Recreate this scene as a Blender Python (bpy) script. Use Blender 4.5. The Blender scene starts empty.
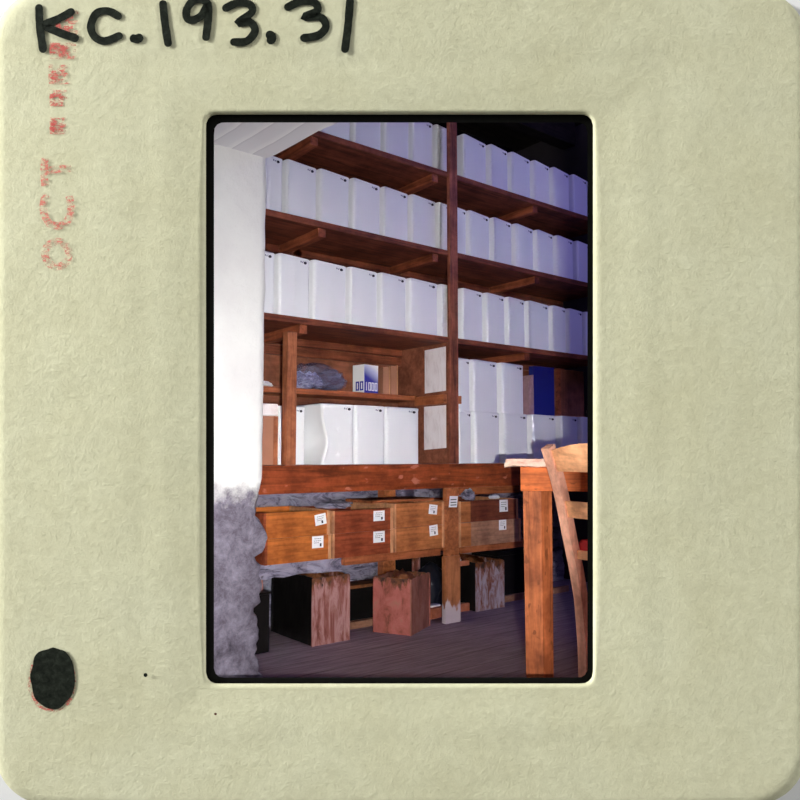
import bpy, bmesh, math, random
from mathutils import Vector, Matrix, noise
random.seed(7)
S = bpy.context.scene
COL = S.collection
PI = math.pi

# ------------------------------------------------------------------ materials
def newmat(name):
    m = bpy.data.materials.new(name); m.use_nodes = True
    nt = m.node_tree
    return m, nt, nt.nodes['Principled BSDF']

def ramp(nt, fac, stops):
    r = nt.nodes.new('ShaderNodeValToRGB')
    while len(r.color_ramp.elements) < len(stops): r.color_ramp.elements.new(0.5)
    for e, (p, c) in zip(r.color_ramp.elements, stops):
        e.position = p; e.color = (c[0], c[1], c[2], 1)
    nt.links.new(fac, r.inputs['Fac'])
    return r.outputs['Color']

def coords(nt, scale=(1, 1, 1), rot=(0, 0, 0)):
    tc = nt.nodes.new('ShaderNodeTexCoord'); mp = nt.nodes.new('ShaderNodeMapping')
    mp.inputs['Scale'].default_value = scale; mp.inputs['Rotation'].default_value = rot
    nt.links.new(tc.outputs['Object'], mp.inputs['Vector'])
    return mp.outputs['Vector']

def noisetex(nt, vec, scale, detail=5, rough=0.6, dist=0.0):
    n = nt.nodes.new('ShaderNodeTexNoise')
    n.inputs['Scale'].default_value = scale; n.inputs['Detail'].default_value = detail
    n.inputs['Roughness'].default_value = rough; n.inputs['Distortion'].default_value = dist
    nt.links.new(vec, n.inputs['Vector'])
    return n.outputs['Fac']

def bump(nt, bsdf, h, strength, dist=0.01):
    b = nt.nodes.new('ShaderNodeBump')
    b.inputs['Strength'].default_value = strength; b.inputs['Distance'].default_value = dist
    nt.links.new(h, b.inputs['Height']); nt.links.new(b.outputs['Normal'], bsdf.inputs['Normal'])

def mixc(nt, fac, a, b):
    m = nt.nodes.new('ShaderNodeMix'); m.data_type = 'RGBA'
    for inp, v in ((m.inputs[6], a), (m.inputs[7], b)):
        if isinstance(v, tuple): inp.default_value = (v[0], v[1], v[2], 1)
        else: nt.links.new(v, inp)
    if isinstance(fac, float): m.inputs[0].default_value = fac
    else: nt.links.new(fac, m.inputs[0])
    return m.outputs[2]

def c3(c, k): return tuple(min(1, v * k) for v in c)

def wood(name, col, axis='x', rough=0.6, var=0.45, knots=False):
    """grain runs along the given axis of the object"""
    m, nt, b = newmat(name)
    s = {'x': (1.2, 16, 16), 'y': (16, 1.2, 16), 'z': (16, 16, 1.2)}[axis]
    v = coords(nt, s)
    g = noisetex(nt, v, 2.6, 6, 0.65, 0.6)
    base = ramp(nt, g, [(0.34, c3(col, max(0.1, 1 - var * 1.25))), (0.5, col), (0.67, c3(col, 1 + var))])
    v2 = coords(nt, (1, 1, 1))
    g2 = noisetex(nt, v2, 7, 4, 0.7)
    st = ramp(nt, g2, [(0.37, (0.48, 0.42, 0.42)), (0.60, (1.12, 1.12, 1.12))])
    mul = nt.nodes.new('ShaderNodeMix'); mul.data_type = 'RGBA'; mul.blend_type = 'MULTIPLY'
    mul.inputs[0].default_value = 0.8
    nt.links.new(base, mul.inputs[6]); nt.links.new(st, mul.inputs[7])
    out = mul.outputs[2]
    if knots:
        ks = {'x': (0.7, 1.3, 1.3), 'y': (1.3, 0.7, 1.3), 'z': (1.3, 1.3, 0.7)}[axis]
        kn = noisetex(nt, coords(nt, ks), 24 if knots == 'light' else 42, 2, 0.4, 0.2)
        k = ramp(nt, kn, [(0.645, (0, 0, 0)), (0.71, (0.75, 0.75, 0.75))])
        out = mixc(nt, k, out, tuple(min(0.75, q * 1.6 + 0.10) for q in col) if knots == 'light' else c3(col, 0.35))
    nt.links.new(out, b.inputs['Base Color'])
    b.inputs['Roughness'].default_value = rough; b.inputs['Specular IOR Level'].default_value = 0.22
    bump(nt, b, g, 0.25, 0.004)
    return m

def plain(name, col, rough=0.7, nz=0.0, scale=20, metallic=0.0, bmp=0.0):
    m, nt, b = newmat(name)
    b.inputs['Roughness'].default_value = rough; b.inputs['Metallic'].default_value = metallic
    g = noisetex(nt, coords(nt), scale, 5)
    c = ramp(nt, g, [(0.3, c3(col, 1 - nz)), (0.7, c3(col, 1 + nz))])
    nt.links.new(c, b.inputs['Base Color'])
    if bmp: bump(nt, b, g, bmp, 0.005)
    return m

def blotch(name, cols, scale, rough=0.8, bmp=0.4, stretch=(1, 1, 1), dist=0.5):
    m, nt, b = newmat(name)
    g = noisetex(nt, coords(nt, stretch), scale, 7, 0.7, dist)
    n = len(cols)
    c = ramp(nt, g, [(0.3 + 0.4 * i / (n - 1), cols[i]) for i in range(n)])
    nt.links.new(c, b.inputs['Base Color']); b.inputs['Roughness'].default_value = rough
    bump(nt, b, g, bmp, 0.012)
    return m

M = {}
M['shelf'] = wood('red_brown_shelf_wood', (0.20, 0.058, 0.030), 'x', 0.55)
M['shelf_y'] = wood('red_brown_cleat_wood', (0.30, 0.085, 0.038), 'y', 0.5)
M['post'] = wood('red_brown_post_wood', (0.27, 0.085, 0.050), 'z', 0.5)
M['panel'] = wood('brown_back_panel', (0.255, 0.090, 0.050), 'x', 0.65, 0.18)
M['beam'] = wood('orange_red_beam_wood', (0.30, 0.064, 0.020), 'x', 0.5, 0.45, 'light')
M['smallpost'] = wood('light_brown_post', (0.40, 0.14, 0.065), 'z', 0.5, 0.3)
M['rail'] = wood('orange_rail_wood', (0.40, 0.13, 0.05), 'y', 0.45, 0.3)
M['rail_x'] = wood('orange_rail_wood_long', (0.36, 0.11, 0.045), 'x', 0.5, 0.4)
M['table'] = wood('orange_table_wood', (0.58, 0.145, 0.036), 'x', 0.65, 0.35, 'dark')
M['leg'] = wood('orange_table_leg_wood', (0.50, 0.15, 0.052), 'z', 0.65, 0.35, 'dark')
M['chair'] = wood('pale_pink_chair_wood', (0.80, 0.42, 0.29), 'z', 0.5, 0.18)
M['chair_x'] = wood('pale_orange_rail_wood', (0.80, 0.40, 0.20), 'x', 0.5, 0.2)
M['trayA'] = wood('amber_tray_wood', (0.47, 0.14, 0.032), 'x', 0.45, 0.28)
M['trayB'] = wood('red_brown_tray_wood', (0.28, 0.062, 0.025), 'x', 0.5, 0.35)
M['trayC'] = wood('orange_brown_tray_wood', (0.46, 0.16, 0.055), 'x', 0.5, 0.28)
M['trayD'] = wood('dark_red_tray_wood', (0.17, 0.048, 0.025), 'x', 0.5, 0.3)
M['trayE'] = wood('dusty_brown_tray_wood', (0.37, 0.19, 0.12), 'x', 0.6, 0.22)
M['trayend'] = wood('pale_tray_edge_wood', (0.60, 0.30, 0.15), 'z', 0.5, 0.2)
M['crate'] = wood('brown_board', (0.27, 0.10, 0.06), 'z', 0.65, 0.2)
M['cardboard'] = plain('brown_cardboard', (0.40, 0.18, 0.11), 0.8, 0.12, 8)
M['white'] = plain('white_box_card', (0.83, 0.845, 0.87), 0.6, 0.012, 5)
M['white'].node_tree.nodes['Principled BSDF'].inputs['Specular IOR Level'].default_value = 0.25
M['label'] = plain('white_label_paper', (0.86, 0.87, 0.90), 0.7, 0.03, 40)
M['notice'] = blotch('yellowed_notice_paper', [(0.66, 0.58, 0.60), (0.86, 0.80, 0.82), (0.92, 0.88, 0.91)], 14, 0.8, 0.1, (1, 1.5, 0.5))
M['ink'] = plain('black_print', (0.015, 0.015, 0.025), 0.6)
M['greyink'] = plain('grey_print', (0.22, 0.23, 0.32), 0.7)
M['blueprint'] = plain('dark_blue_print', (0.02, 0.025, 0.30), 0.5)
M['blue'] = plain('dark_blue_cover', (0.012, 0.018, 0.20), 0.5, 0.1, 4)
M['pinkpaper'] = plain('faded_pink_paper', (0.42, 0.25, 0.28), 0.8, 0.15, 30)
M['red'] = plain('red_cloth', (0.55, 0.03, 0.035), 0.8, 0.2, 40)
M['black'] = plain('black_painted_tin', (0.007, 0.006, 0.006), 0.45, 0.4, 6)
M['black'].node_tree.nodes['Principled BSDF'].inputs['Specular IOR Level'].default_value = 0.15
M['sack'] = plain('black_plastic', (0.01, 0.012, 0.022), 0.32, 0.2, 6)
M['steel'] = plain('dull_steel', (0.45, 0.44, 0.44), 0.4, 0.1, 20, 0.7)
M['rustpink'] = blotch('pink_rusted_tin', [(0.08, 0.02, 0.012), (0.25, 0.075, 0.055), (0.46, 0.25, 0.24), (0.32, 0.115, 0.095)], 11, 0.65, 0.4, (2.6, 2.6, 0.45))
M['rustred'] = blotch('red_rusted_tin', [(0.10, 0.03, 0.015), (0.32, 0.085, 0.06), (0.42, 0.12, 0.105), (0.33, 0.16, 0.11)], 15, 0.6, 0.3, (1.2, 1.2, 0.7))
M['rustgrey'] = blotch('flaking_grey_tin', [(0.10, 0.03, 0.018), (0.24, 0.085, 0.055), (0.40, 0.33, 0.40), (0.46, 0.38, 0.46)], 17, 0.7, 0.5, (1.8, 1.8, 0.5))
M['rustdark'] = blotch('brown_rust', [(0.05, 0.015, 0.008), (0.20, 0.065, 0.02), (0.36, 0.13, 0.04)], 14, 0.85, 0.5)
M['stone'] = blotch('blue_grey_stone', [(0.018, 0.016, 0.028), (0.10, 0.09, 0.14), (0.27, 0.25, 0.35), (0.34, 0.32, 0.43), (0.09, 0.07, 0.085)], 6, 0.85, 0.9, (1, 1, 2.6), 1.4)
M['brick'] = blotch('red_brick', [(0.25, 0.06, 0.03), (0.42, 0.12, 0.06), (0.48, 0.2, 0.14)], 14, 0.85, 0.4)
M['dark'] = wood('dark_roof_timber', (0.018, 0.013, 0.011), 'x', 0.8, 0.5)
M['plainwall'] = plain('dark_side_wall', (0.05, 0.04, 0.045), 0.9, 0.2, 3)
M['bag'] = None
M['backing'] = plain('white_backing', (0.92, 0.92, 0.91), 0.9, 0.01, 3)
M['film'] = plain('black_film_base', (0.0035, 0.0035, 0.003), 0.95, 0.3, 200)
M['film'].node_tree.nodes['Principled BSDF'].inputs['Specular IOR Level'].default_value = 0.05
M['markerink'] = blotch('black_marker_ink', [(0.004, 0.006, 0.004), (0.014, 0.017, 0.012), (0.028, 0.034, 0.025)], 60, 0.75, 0.2)
M['tabletop'] = blotch('pale_table_edge', [(0.55, 0.22, 0.15), (0.72, 0.50, 0.40), (0.80, 0.62, 0.50)], 22, 0.7, 0.4, (1, 1, 1.5))

# plastic bag: crinkled, half clear
m, nt, b = newmat('clear_crinkled_plastic')
b.inputs['Base Color'].default_value = (0.30, 0.30, 0.46, 1); b.inputs['Roughness'].default_value = 0.16
g = noisetex(nt, coords(nt, (1, 1, 2.2)), 16, 2, 0.5, 1.2); bump(nt, b, g, 0.5, 0.03)
tr = nt.nodes.new('ShaderNodeBsdfTransparent'); mx = nt.nodes.new('ShaderNodeMixShader')
tr.inputs[0].default_value = (0.86, 0.84, 0.90, 1)
fac = ramp(nt, g, [(0.40, (0.06, 0.06, 0.06)), (0.64, (0.42, 0.42, 0.42))])
nt.links.new(fac, mx.inputs[0]); nt.links.new(tr.outputs[0], mx.inputs[1]); nt.links.new(b.outputs[0], mx.inputs[2])
nt.links.new(mx.outputs[0], nt.nodes['Material Output'].inputs['Surface']); M['bag'] = m

M['bagfill'] = blotch('blue_white_wrapped_sheets', [(0.06, 0.05, 0.10), (0.26, 0.26, 0.42), (0.58, 0.60, 0.78)], 26, 0.35, 0.5, (1, 1, 2), 1.5)
# whitewashed pier: white above, worn to grey render below an uneven line
m, nt, b = newmat('whitewash_over_grey_render')
v = coords(nt)
tc = nt.nodes.new('ShaderNodeTexCoord'); sx = nt.nodes.new('ShaderNodeSeparateXYZ'); nt.links.new(tc.outputs['Object'], sx.inputs[0])
n1 = noisetex(nt, v, 9, 6, 0.7)
ad = nt.nodes.new('ShaderNodeMath'); ad.operation = 'MULTIPLY_ADD'; ad.inputs[1].default_value = -0.28
nt.links.new(n1, ad.inputs[0]); nt.links.new(sx.outputs['Z'], ad.inputs[2])
mr = nt.nodes.new('ShaderNodeMapRange'); mr.inputs['From Min'].default_value = 0.50; mr.inputs['From Max'].default_value = 0.57
nt.links.new(ad.outputs[0], mr.inputs['Value'])
n2 = noisetex(nt, coords(nt, (1, 1, 1)), 15, 9, 0.8, 0.3)
grey = ramp(nt, n2, [(0.3, (0.03, 0.024, 0.036)), (0.46, (0.115, 0.10, 0.135)), (0.70, (0.27, 0.25, 0.32))])
n3 = noisetex(nt, v, 3.5, 6, 0.6)
wh = ramp(nt, n3, [(0.3, (0.60, 0.59, 0.60)), (0.6, (0.68, 0.685, 0.68))])
nt.links.new(mixc(nt, mr.outputs['Result'], grey, wh), b.inputs['Base Color'])
b.inputs['Roughness'].default_value = 0.9
n4 = noisetex(nt, v, 28, 6, 0.65); bump(nt, b, n4, 0.35, 0.012)
M['pier'] = m
# whitewashed boards of the soffit
m, nt, b = newmat('whitewashed_boards')
w = nt.nodes.new('ShaderNodeTexWave'); w.bands_direction = 'X'; w.wave_profile = 'SAW'
w.inputs['Scale'].default_value = 4.2; w.inputs['Distortion'].default_value = 1.2; w.inputs['Detail Scale'].default_value = 2.0
nt.links.new(coords(nt, (1, 0.5, 1), (0, 0, -0.12)), w.inputs['Vector'])
cc = ramp(nt, w.outputs['Fac'], [(0.0, (0.60, 0.58, 0.63)), (0.12, (0.70, 0.69, 0.73)), (0.7, (0.74, 0.73, 0.77)), (1.0, (0.86, 0.85, 0.87))])
nt.links.new(cc, b.inputs['Base Color']); b.inputs['Roughness'].default_value = 0.85
bump(nt, b, w.outputs['Fac'], 0.3, 0.01); M['soffit'] = m
# floor boards
m, nt, b = newmat('purple_brown_floorboards')
g = noisetex(nt, coords(nt, (1.1, 15, 1)), 4.5, 7, 0.7, 0.5)
cc = ramp(nt, g, [(0.25, (0.12, 0.078, 0.108)), (0.5, (0.27, 0.185, 0.24)), (0.72, (0.42, 0.32, 0.38))])
w = nt.nodes.new('ShaderNodeTexWave'); w.bands_direction = 'Y'; w.wave_profile = 'SAW'
w.inputs['Scale'].default_value = 2.1; w.inputs['Distortion'].default_value = 0.0
nt.links.new(coords(nt), w.inputs['Vector'])
gap = ramp(nt, w.outputs['Fac'], [(0.0, (0.35, 0.3, 0.3)), (0.05, (1, 1, 1)), (1.0, (0.95, 0.95, 0.95))])
mul = nt.nodes.new('ShaderNodeMix'); mul.data_type = 'RGBA'; mul.blend_type = 'MULTIPLY'; mul.inputs[0].default_value = 1
nt.links.new(cc, mul.inputs[6]); nt.links.new(gap, mul.inputs[7])
nt.links.new(mul.outputs[2], b.inputs['Base Color']); b.inputs['Roughness'].default_value = 0.75
bump(nt, b, g, 0.3, 0.006); M['floor'] = m
def rim_stain(m, h):
    nt = m.node_tree; b = nt.nodes['Principled BSDF']
    old = b.inputs['Base Color'].links[0].from_socket
    tc = nt.nodes.new('ShaderNodeTexCoord'); sx = nt.nodes.new('ShaderNodeSeparateXYZ'); nt.links.new(tc.outputs['Object'], sx.inputs[0])
    n = noisetex(nt, coords(nt, (1, 1, .35)), 24, 4, 0.7)
    ad = nt.nodes.new('ShaderNodeMath'); ad.operation = 'MULTIPLY_ADD'; ad.inputs[1].default_value = 0.22
    nt.links.new(n, ad.inputs[0]); nt.links.new(sx.outputs['Z'], ad.inputs[2])
    mr = nt.nodes.new('ShaderNodeMapRange'); mr.inputs['From Min'].default_value = h + 0.066; mr.inputs['From Max'].default_value = h + 0.092
    nt.links.new(ad.outputs[0], mr.inputs['Value'])
    n2 = noisetex(nt, coords(nt), 30, 5)
    br = ramp(nt, n2, [(0.38, (0.03, 0.010, 0.006)), (0.68, (0.24, 0.075, 0.02))])
    nt.links.new(mixc(nt, mr.outputs['Result'], old, br), b.inputs['Base Color'])
rim_stain(M['rustpink'], 0.288); rim_stain(M['rustred'], 0.252); rim_stain(M['rustgrey'], 0.252)
M['rustside'] = blotch('dull_red_brown_tin', [(0.10, 0.035, 0.02), (0.28, 0.10, 0.07), (0.36, 0.16, 0.13)], 13, 0.7, 0.3, (1.4, 1.4, 0.6))
# lower post: bare wood with flaking white paint at the foot
def painted_post():
    m = wood('orange_post_with_white_foot', (0.42, 0.155, 0.065), 'z', 0.5, 0.25)
    nt = m.node_tree; b = nt.nodes['Principled BSDF']
    old = b.inputs['Base Color'].links[0].from_socket
    tc = nt.nodes.new('ShaderNodeTexCoord'); sx = nt.nodes.new('ShaderNodeSeparateXYZ'); nt.links.new(tc.outputs['Object'], sx.inputs[0])
    n = noisetex(nt, coords(nt, (2, 2, .5)), 22, 5)
    ad = nt.nodes.new('ShaderNodeMath'); ad.operation = 'MULTIPLY_ADD'; ad.inputs[1].default_value = 0.16
    nt.links.new(n, ad.inputs[0]); nt.links.new(sx.outputs['Z'], ad.inputs[2])
    mr = nt.nodes.new('ShaderNodeMapRange'); mr.inputs['From Min'].default_value = 0.175; mr.inputs['From Max'].default_value = 0.155
    nt.links.new(ad.outputs[0], mr.inputs['Value'])
    nt.links.new(mixc(nt, mr.outputs['Result'], old, (0.55, 0.46, 0.50)), b.inputs['Base Color'])
    return m
M['lowpost'] = painted_post()
# cream fibrous mount card
m, nt, b = newmat('cream_mount_card')
v = coords(nt)
n1 = noisetex(nt, v, 3.2, 5, 0.6); n2 = noisetex(nt, coords(nt, (1, 1, 1)), 38, 8, 0.82, 0.0)
ca = ramp(nt, n1, [(0.3, (0.645, 0.63, 0.42)), (0.7, (0.69, 0.685, 0.48))])
cb = ramp(nt, n2, [(0.36, (0.90, 0.895, 0.87)), (0.64, (1.04, 1.04, 1.04))])
mul = nt.nodes.new('ShaderNodeMix'); mul.data_type = 'RGBA'; mul.blend_type = 'MULTIPLY'; mul.inputs[0].default_value = 1
nt.links.new(ca, mul.inputs[6]); nt.links.new(cb, mul.inputs[7])
nt.links.new(mul.outputs[2], b.inputs['Base Color']); b.inputs['Roughness'].default_value = 0.95
b.inputs['Specular IOR Level'].default_value = 0.1
bump(nt, b, n2, 0.5, 0.010); M['card'] = m
M['markerink'].node_tree.nodes['Principled BSDF'].inputs['Specular IOR Level'].default_value = 0.05
# red stamp ink, dry and broken
m, nt, b = newmat('red_stamp_ink')
b.inputs['Base Color'].default_value = (0.62, 0.10, 0.085, 1); b.inputs['Roughness'].default_value = 0.9
g = noisetex(nt, coords(nt, (1, 1.6, 1)), 60, 3, 0.7)
tr = nt.nodes.new('ShaderNodeBsdfTransparent'); mx = nt.nodes.new('ShaderNodeMixShader')
fac = ramp(nt, g, [(0.44, (0, 0, 0)), (0.60, (0.72, 0.72, 0.72))])
nt.links.new(fac, mx.inputs[0]); nt.links.new(tr.outputs[0], mx.inputs[1]); nt.links.new(b.outputs[0], mx.inputs[2])
nt.links.new(mx.outputs[0], nt.nodes['Material Output'].inputs['Surface']); M['stamp'] = m
# blue and white carton: blue fading to white up the side
m, nt, b = newmat('blue_white_carton')
tc = nt.nodes.new('ShaderNodeTexCoord'); sx = nt.nodes.new('ShaderNodeSeparateXYZ'); nt.links.new(tc.outputs['Object'], sx.inputs[0])
ad = nt.nodes.new('ShaderNodeMath'); ad.operation = 'MULTIPLY_ADD'; ad.inputs[1].default_value = 0.5
nt.links.new(sx.outputs['X'], ad.inputs[0]); nt.links.new(sx.outputs['Z'], ad.inputs[2])
cc = ramp(nt, ad.outputs[0], [(0.0, (0.02, 0.02, 0.33)), (0.065, (0.02, 0.022, 0.36)), (0.115, (0.55, 0.58, 0.82)), (0.14, (0.82, 0.84, 0.92))])
nt.links.new(cc, b.inputs['Base Color']); b.inputs['Roughness'].default_value = 0.35; M['carton_blue'] = m

# ------------------------------------------------------------------ mesh helpers
class MB:
    def __init__(s): s.bm = bmesh.new()
    def box(s, x0, x1, y0, y1, z0, z1, bev=0.0, jit=0.0):
        r = bmesh.ops.create_cube(s.bm, size=1)
        for v in r['verts']:
            v.co = Vector(((x0 + x1) / 2 + v.co.x * (x1 - x0), (y0 + y1) / 2 + v.co.y * (y1 - y0), (z0 + z1) / 2 + v.co.z * (z1 - z0)))
            if jit: v.co += Vector((random.uniform(-jit, jit), random.uniform(-jit, jit), random.uniform(-jit, jit)))
        if bev:
            es = list({e for v in r['verts'] for e in v.link_edges})
            bmesh.ops.bevel(s.bm, geom=es, offset=bev, segments=2, affect='EDGES', profile=0.6)
        return s
    def prism(s, pts, d):
        """closed polygon (3D points) pushed along the vector d"""
        a = [s.bm.verts.new(p) for p in pts]; c = [s.bm.verts.new(Vector(p) + Vector(d)) for p in pts]
        n = len(pts); s.bm.faces.new(a[::-1]); s.bm.faces.new(c)
        for i in range(n): s.bm.faces.new((a[i], a[(i + 1) % n], c[(i + 1) % n], c[i]))
        return s
    def loops(s, rings, caps=(True, True)):
        R = [[s.bm.verts.new(p) for p in r] for r in rings]
        n = len(rings[0])
        for k in range(len(R) - 1):
            for i in range(n):
                s.bm.faces.new((R[k][i], R[k][(i + 1) % n], R[k + 1][(i + 1) % n], R[k + 1][i]))
        if caps[0]: s.bm.faces.new(R[0][::-1])
        if caps[1]: s.bm.faces.new(R[-1])
        return R
    def sweep(s, path, w, t, side):
        """rectangular bar along a path; side = width direction"""
        rings = []
        side = Vector(side)
        for i, p in enumerate(path):
            p = Vector(p); a = Vector(path[max(0, i - 1)]); b = Vector(path[min(len(path) - 1, i + 1)])
            d = (b - a).normalized(); n = d.cross(side).normalized(); sd = n.cross(d).normalized()
            ww = w[i] if isinstance(w, (list, tuple)) else w
            rings.append([p + sd * ww / 2 + n * t / 2, p - sd * ww / 2 + n * t / 2, p - sd * ww / 2 - n * t / 2, p + sd * ww / 2 - n * t / 2])
        s.loops(rings); return s
    def build(s, name, mat, parent=None, smooth=False, origin=None):
        bmesh.ops.recalc_face_normals(s.bm, faces=s.bm.faces[:])
        me = bpy.data.meshes.new(name)
        if origin is not None:
            bmesh.ops.translate(s.bm, verts=s.bm.verts[:], vec=-Vector(origin))
        s.bm.to_mesh(me); s.bm.free()
        for mm in (mat if isinstance(mat, (list, tuple)) else [mat]): me.materials.append(mm)
        if smooth:
            for p in me.polygons: p.use_smooth = True
        o = bpy.data.objects.new(name, me); COL.objects.link(o)
        if parent is not None: o.parent = parent
        elif origin is not None: o.location = origin
        return o

def thing(name, label, cat, loc=(0, 0, 0), rz=0.0, group=None):
    o = bpy.data.objects.new(name, None); COL.objects.link(o)
    o.empty_display_size = 0.05
    o.location = loc; o.rotation_euler = (0, 0, rz)
    return tag(o, label, cat, group)
def tag(o, label, cat, group=None):
    o['label'] = label; o['category'] = cat
    if group: o['group'] = group
    return o
def struct(o, label=None):
    o['kind'] = 'structure'
    if label: o['label'] = label
    return o
def dup(root, loc, rz, label, group=None, sx=1.0, sz=1.0):
    r = root.copy(); COL.objects.link(r); r.location = loc; r.rotation_euler = (0, 0, rz); r.scale = (sx, 1, sz)
    r['label'] = label
    if group: r['group'] = group
    for ch in list(root.children):
        c = ch.copy(); COL.objects.link(c); c.parent = r
        for g in ch.children:
            d = g.copy(); COL.objects.link(d); d.parent = c
    return r
def rrect(x0, x1, y0, y1, r, n=6):
    out = []
    for cx, cy, a0 in ((x1 - r, y1 - r, 0), (x0 + r, y1 - r, 90), (x0 + r, y0 + r, 180), (x1 - r, y0 + r, 270)):
        for k in range(n + 1):
            a = math.radians(a0 + 90 * k / n); out.append((cx + r * math.cos(a), cy + r * math.sin(a)))
    return out
def smooth_by_angle(o, deg=40):
    me = o.data
    for p in me.polygons: p.use_smooth = True
    me.set_sharp_from_angle(angle=math.radians(deg))
    return o

# ------------------------------------------------------------------ camera
CAMZ = 0.8; F = 740.0
pitch = math.atan(56 / F); hd = math.radians(51.68)
W = Vector((math.cos(hd), math.sin(hd), 0)); R = Vector((math.sin(hd), -math.cos(hd), 0))
FW = W * math.cos(pitch) + Vector((0, 0, math.sin(pitch)))
UP = -W * math.sin(pitch) + Vector((0, 0, math.cos(pitch)))
CP = Vector((0, 0, CAMZ))
cam = bpy.data.cameras.new('camera'); co = bpy.data.objects.new('camera', cam); COL.objects.link(co)
cam.sensor_width = 36; cam.lens = 36 * F / 800; cam.clip_start = 0.02
co.matrix_world = Matrix(((R.x, UP.x, -FW.x, CP.x), (R.y, UP.y, -FW.y, CP.y), (R.z, UP.z, -FW.z, CP.z), (0, 0, 0, 1)))
S.camera = co

Y0 = 2.7217          # front of the shelves
YB = 3.12            # back of the shelves

# ------------------------------------------------------------------ the slide mount
DM = 2.06            # its distance
K = DM / F
mount = bpy.data.objects.new('slide_mount', None); COL.objects.link(mount)
tag(mount, 'square cream cardboard slide mount with handwritten number and black-edged picture opening', 'slide mount')
mc = CP + FW * DM
base_off = -404 * K
MR = Matrix(((R.x, UP.x, -FW.x), (R.y, UP.y, -FW.y), (R.z, UP.z, -FW.z)))
mp = mc + UP * base_off
mount.matrix_world = MR.to_4x4(); mount.location = mp
def lm(px, py, z=0.0):
    k = K * (1 - z / DM)
    return Vector(((px - 400) * k, (400 - py) * k - base_off, z))
def frame_ring(name, outer, inner, nr, zfun, thick, mat, n=40):
    """plate between two rounded rectangles (pixels of the slide), front surface shaped by zfun"""
    def perim(q, cnt):
        x0, x1, y0, y1, r = q
        pts = rrect(x0, x1, y0, y1, r, 10)
        pts = [Vector((a, b_, 0)) for a, b_ in pts]
        seg = []; per = 0
        res = []
        # resample by angle from the centre so that both loops correspond
        cx, cy = 400, 398
        for k in range(cnt):
            a = 2 * PI * k / cnt
            d = Vector((math.cos(a), math.sin(a), 0)); best = None
            for i in range(len(pts)):
                p = pts[i]; q2 = pts[(i + 1) % len(pts)]
                e = q2 - p; det = d.x * (-e.y) + e.x * d.y
                if abs(det) < 1e-9: continue
                rx, ry = p.x - cx, p.y - cy
                t = (rx * (-e.y) + e.x * ry) / det
                u = (d.x * ry - d.y * rx) / det
                if t > 0 and -1e-6 <= u <= 1 + 1e-6: best = t if best is None else max(best, t)
            res.append((cx + d.x * best, cy + d.y * best))
        return res
    cnt = n * 12
    a = perim(outer, cnt); c = perim(inner, cnt)
    mb = MB(); rings = []
    back_in = [lm(p[0], p[1], -thick) for p in c]; back_out = [lm(p[0], p[1], -thick) for p in a]
    rings.append(back_in)
    for k in range(nr + 1):
        t = (k / nr) ** 1.15
        ring = []
        for i in range(cnt):
            x = c[i][0] + (a[i][0] - c[i][0]) * t; y = c[i][1] + (a[i][1] - c[i][1]) * t
            ring.append(lm(x, y, zfun(x, y, t)))
        rings.append(ring)
    rings.append(back_out)
    Rv = mb.loops(rings, (False, False))
    for i in range(cnt): mb.bm.faces.new((Rv[-1][i], Rv[-1][(i + 1) % cnt], Rv[0][(i + 1) % cnt], Rv[0][i]))
    o = mb.build(name, mat, mount); smooth_by_angle(o, 50); return o
def sst(a, b_, x):
    t = max(0, min(1, (x - a) / (b_ - a))); return t * t * (3 - 2 * t)
def emboss(x, y, t):
    # pressed-in seat of the film around the opening, soft step all round
    d = max(168 - x, x - 640, 88 - y, y - 722)
    z = 0.0085 * sst(-40, 22, d) - 0.0022 * math.exp(-((d - 22) / 16.0) ** 2)
    z += 0.0014 * noise.noise(Vector((x * 0.02, y * 0.02, 0)))
    z -= 0.010 * (1 - sst(0.0, 0.02, t)) + 0.012 * sst(0.97, 1.0, t)
    return z
frame_ring('card', (-5, 807, -11, 805, 54), (206, 593, 114.5, 683.5, 11), 46, emboss, 0.022, M['card'])
def filmz(x, y, t): return -0.016 + 0.002 * noise.noise(Vector((x * 0.1, y * 0.1, 3)))
fr = frame_ring('film_border', (196, 603, 105, 693, 16), (214, 587.5, 122.5, 677.5, 9), 3, filmz, 0.022, M['film'])
fr['label'] = 'black film edge'
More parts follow.
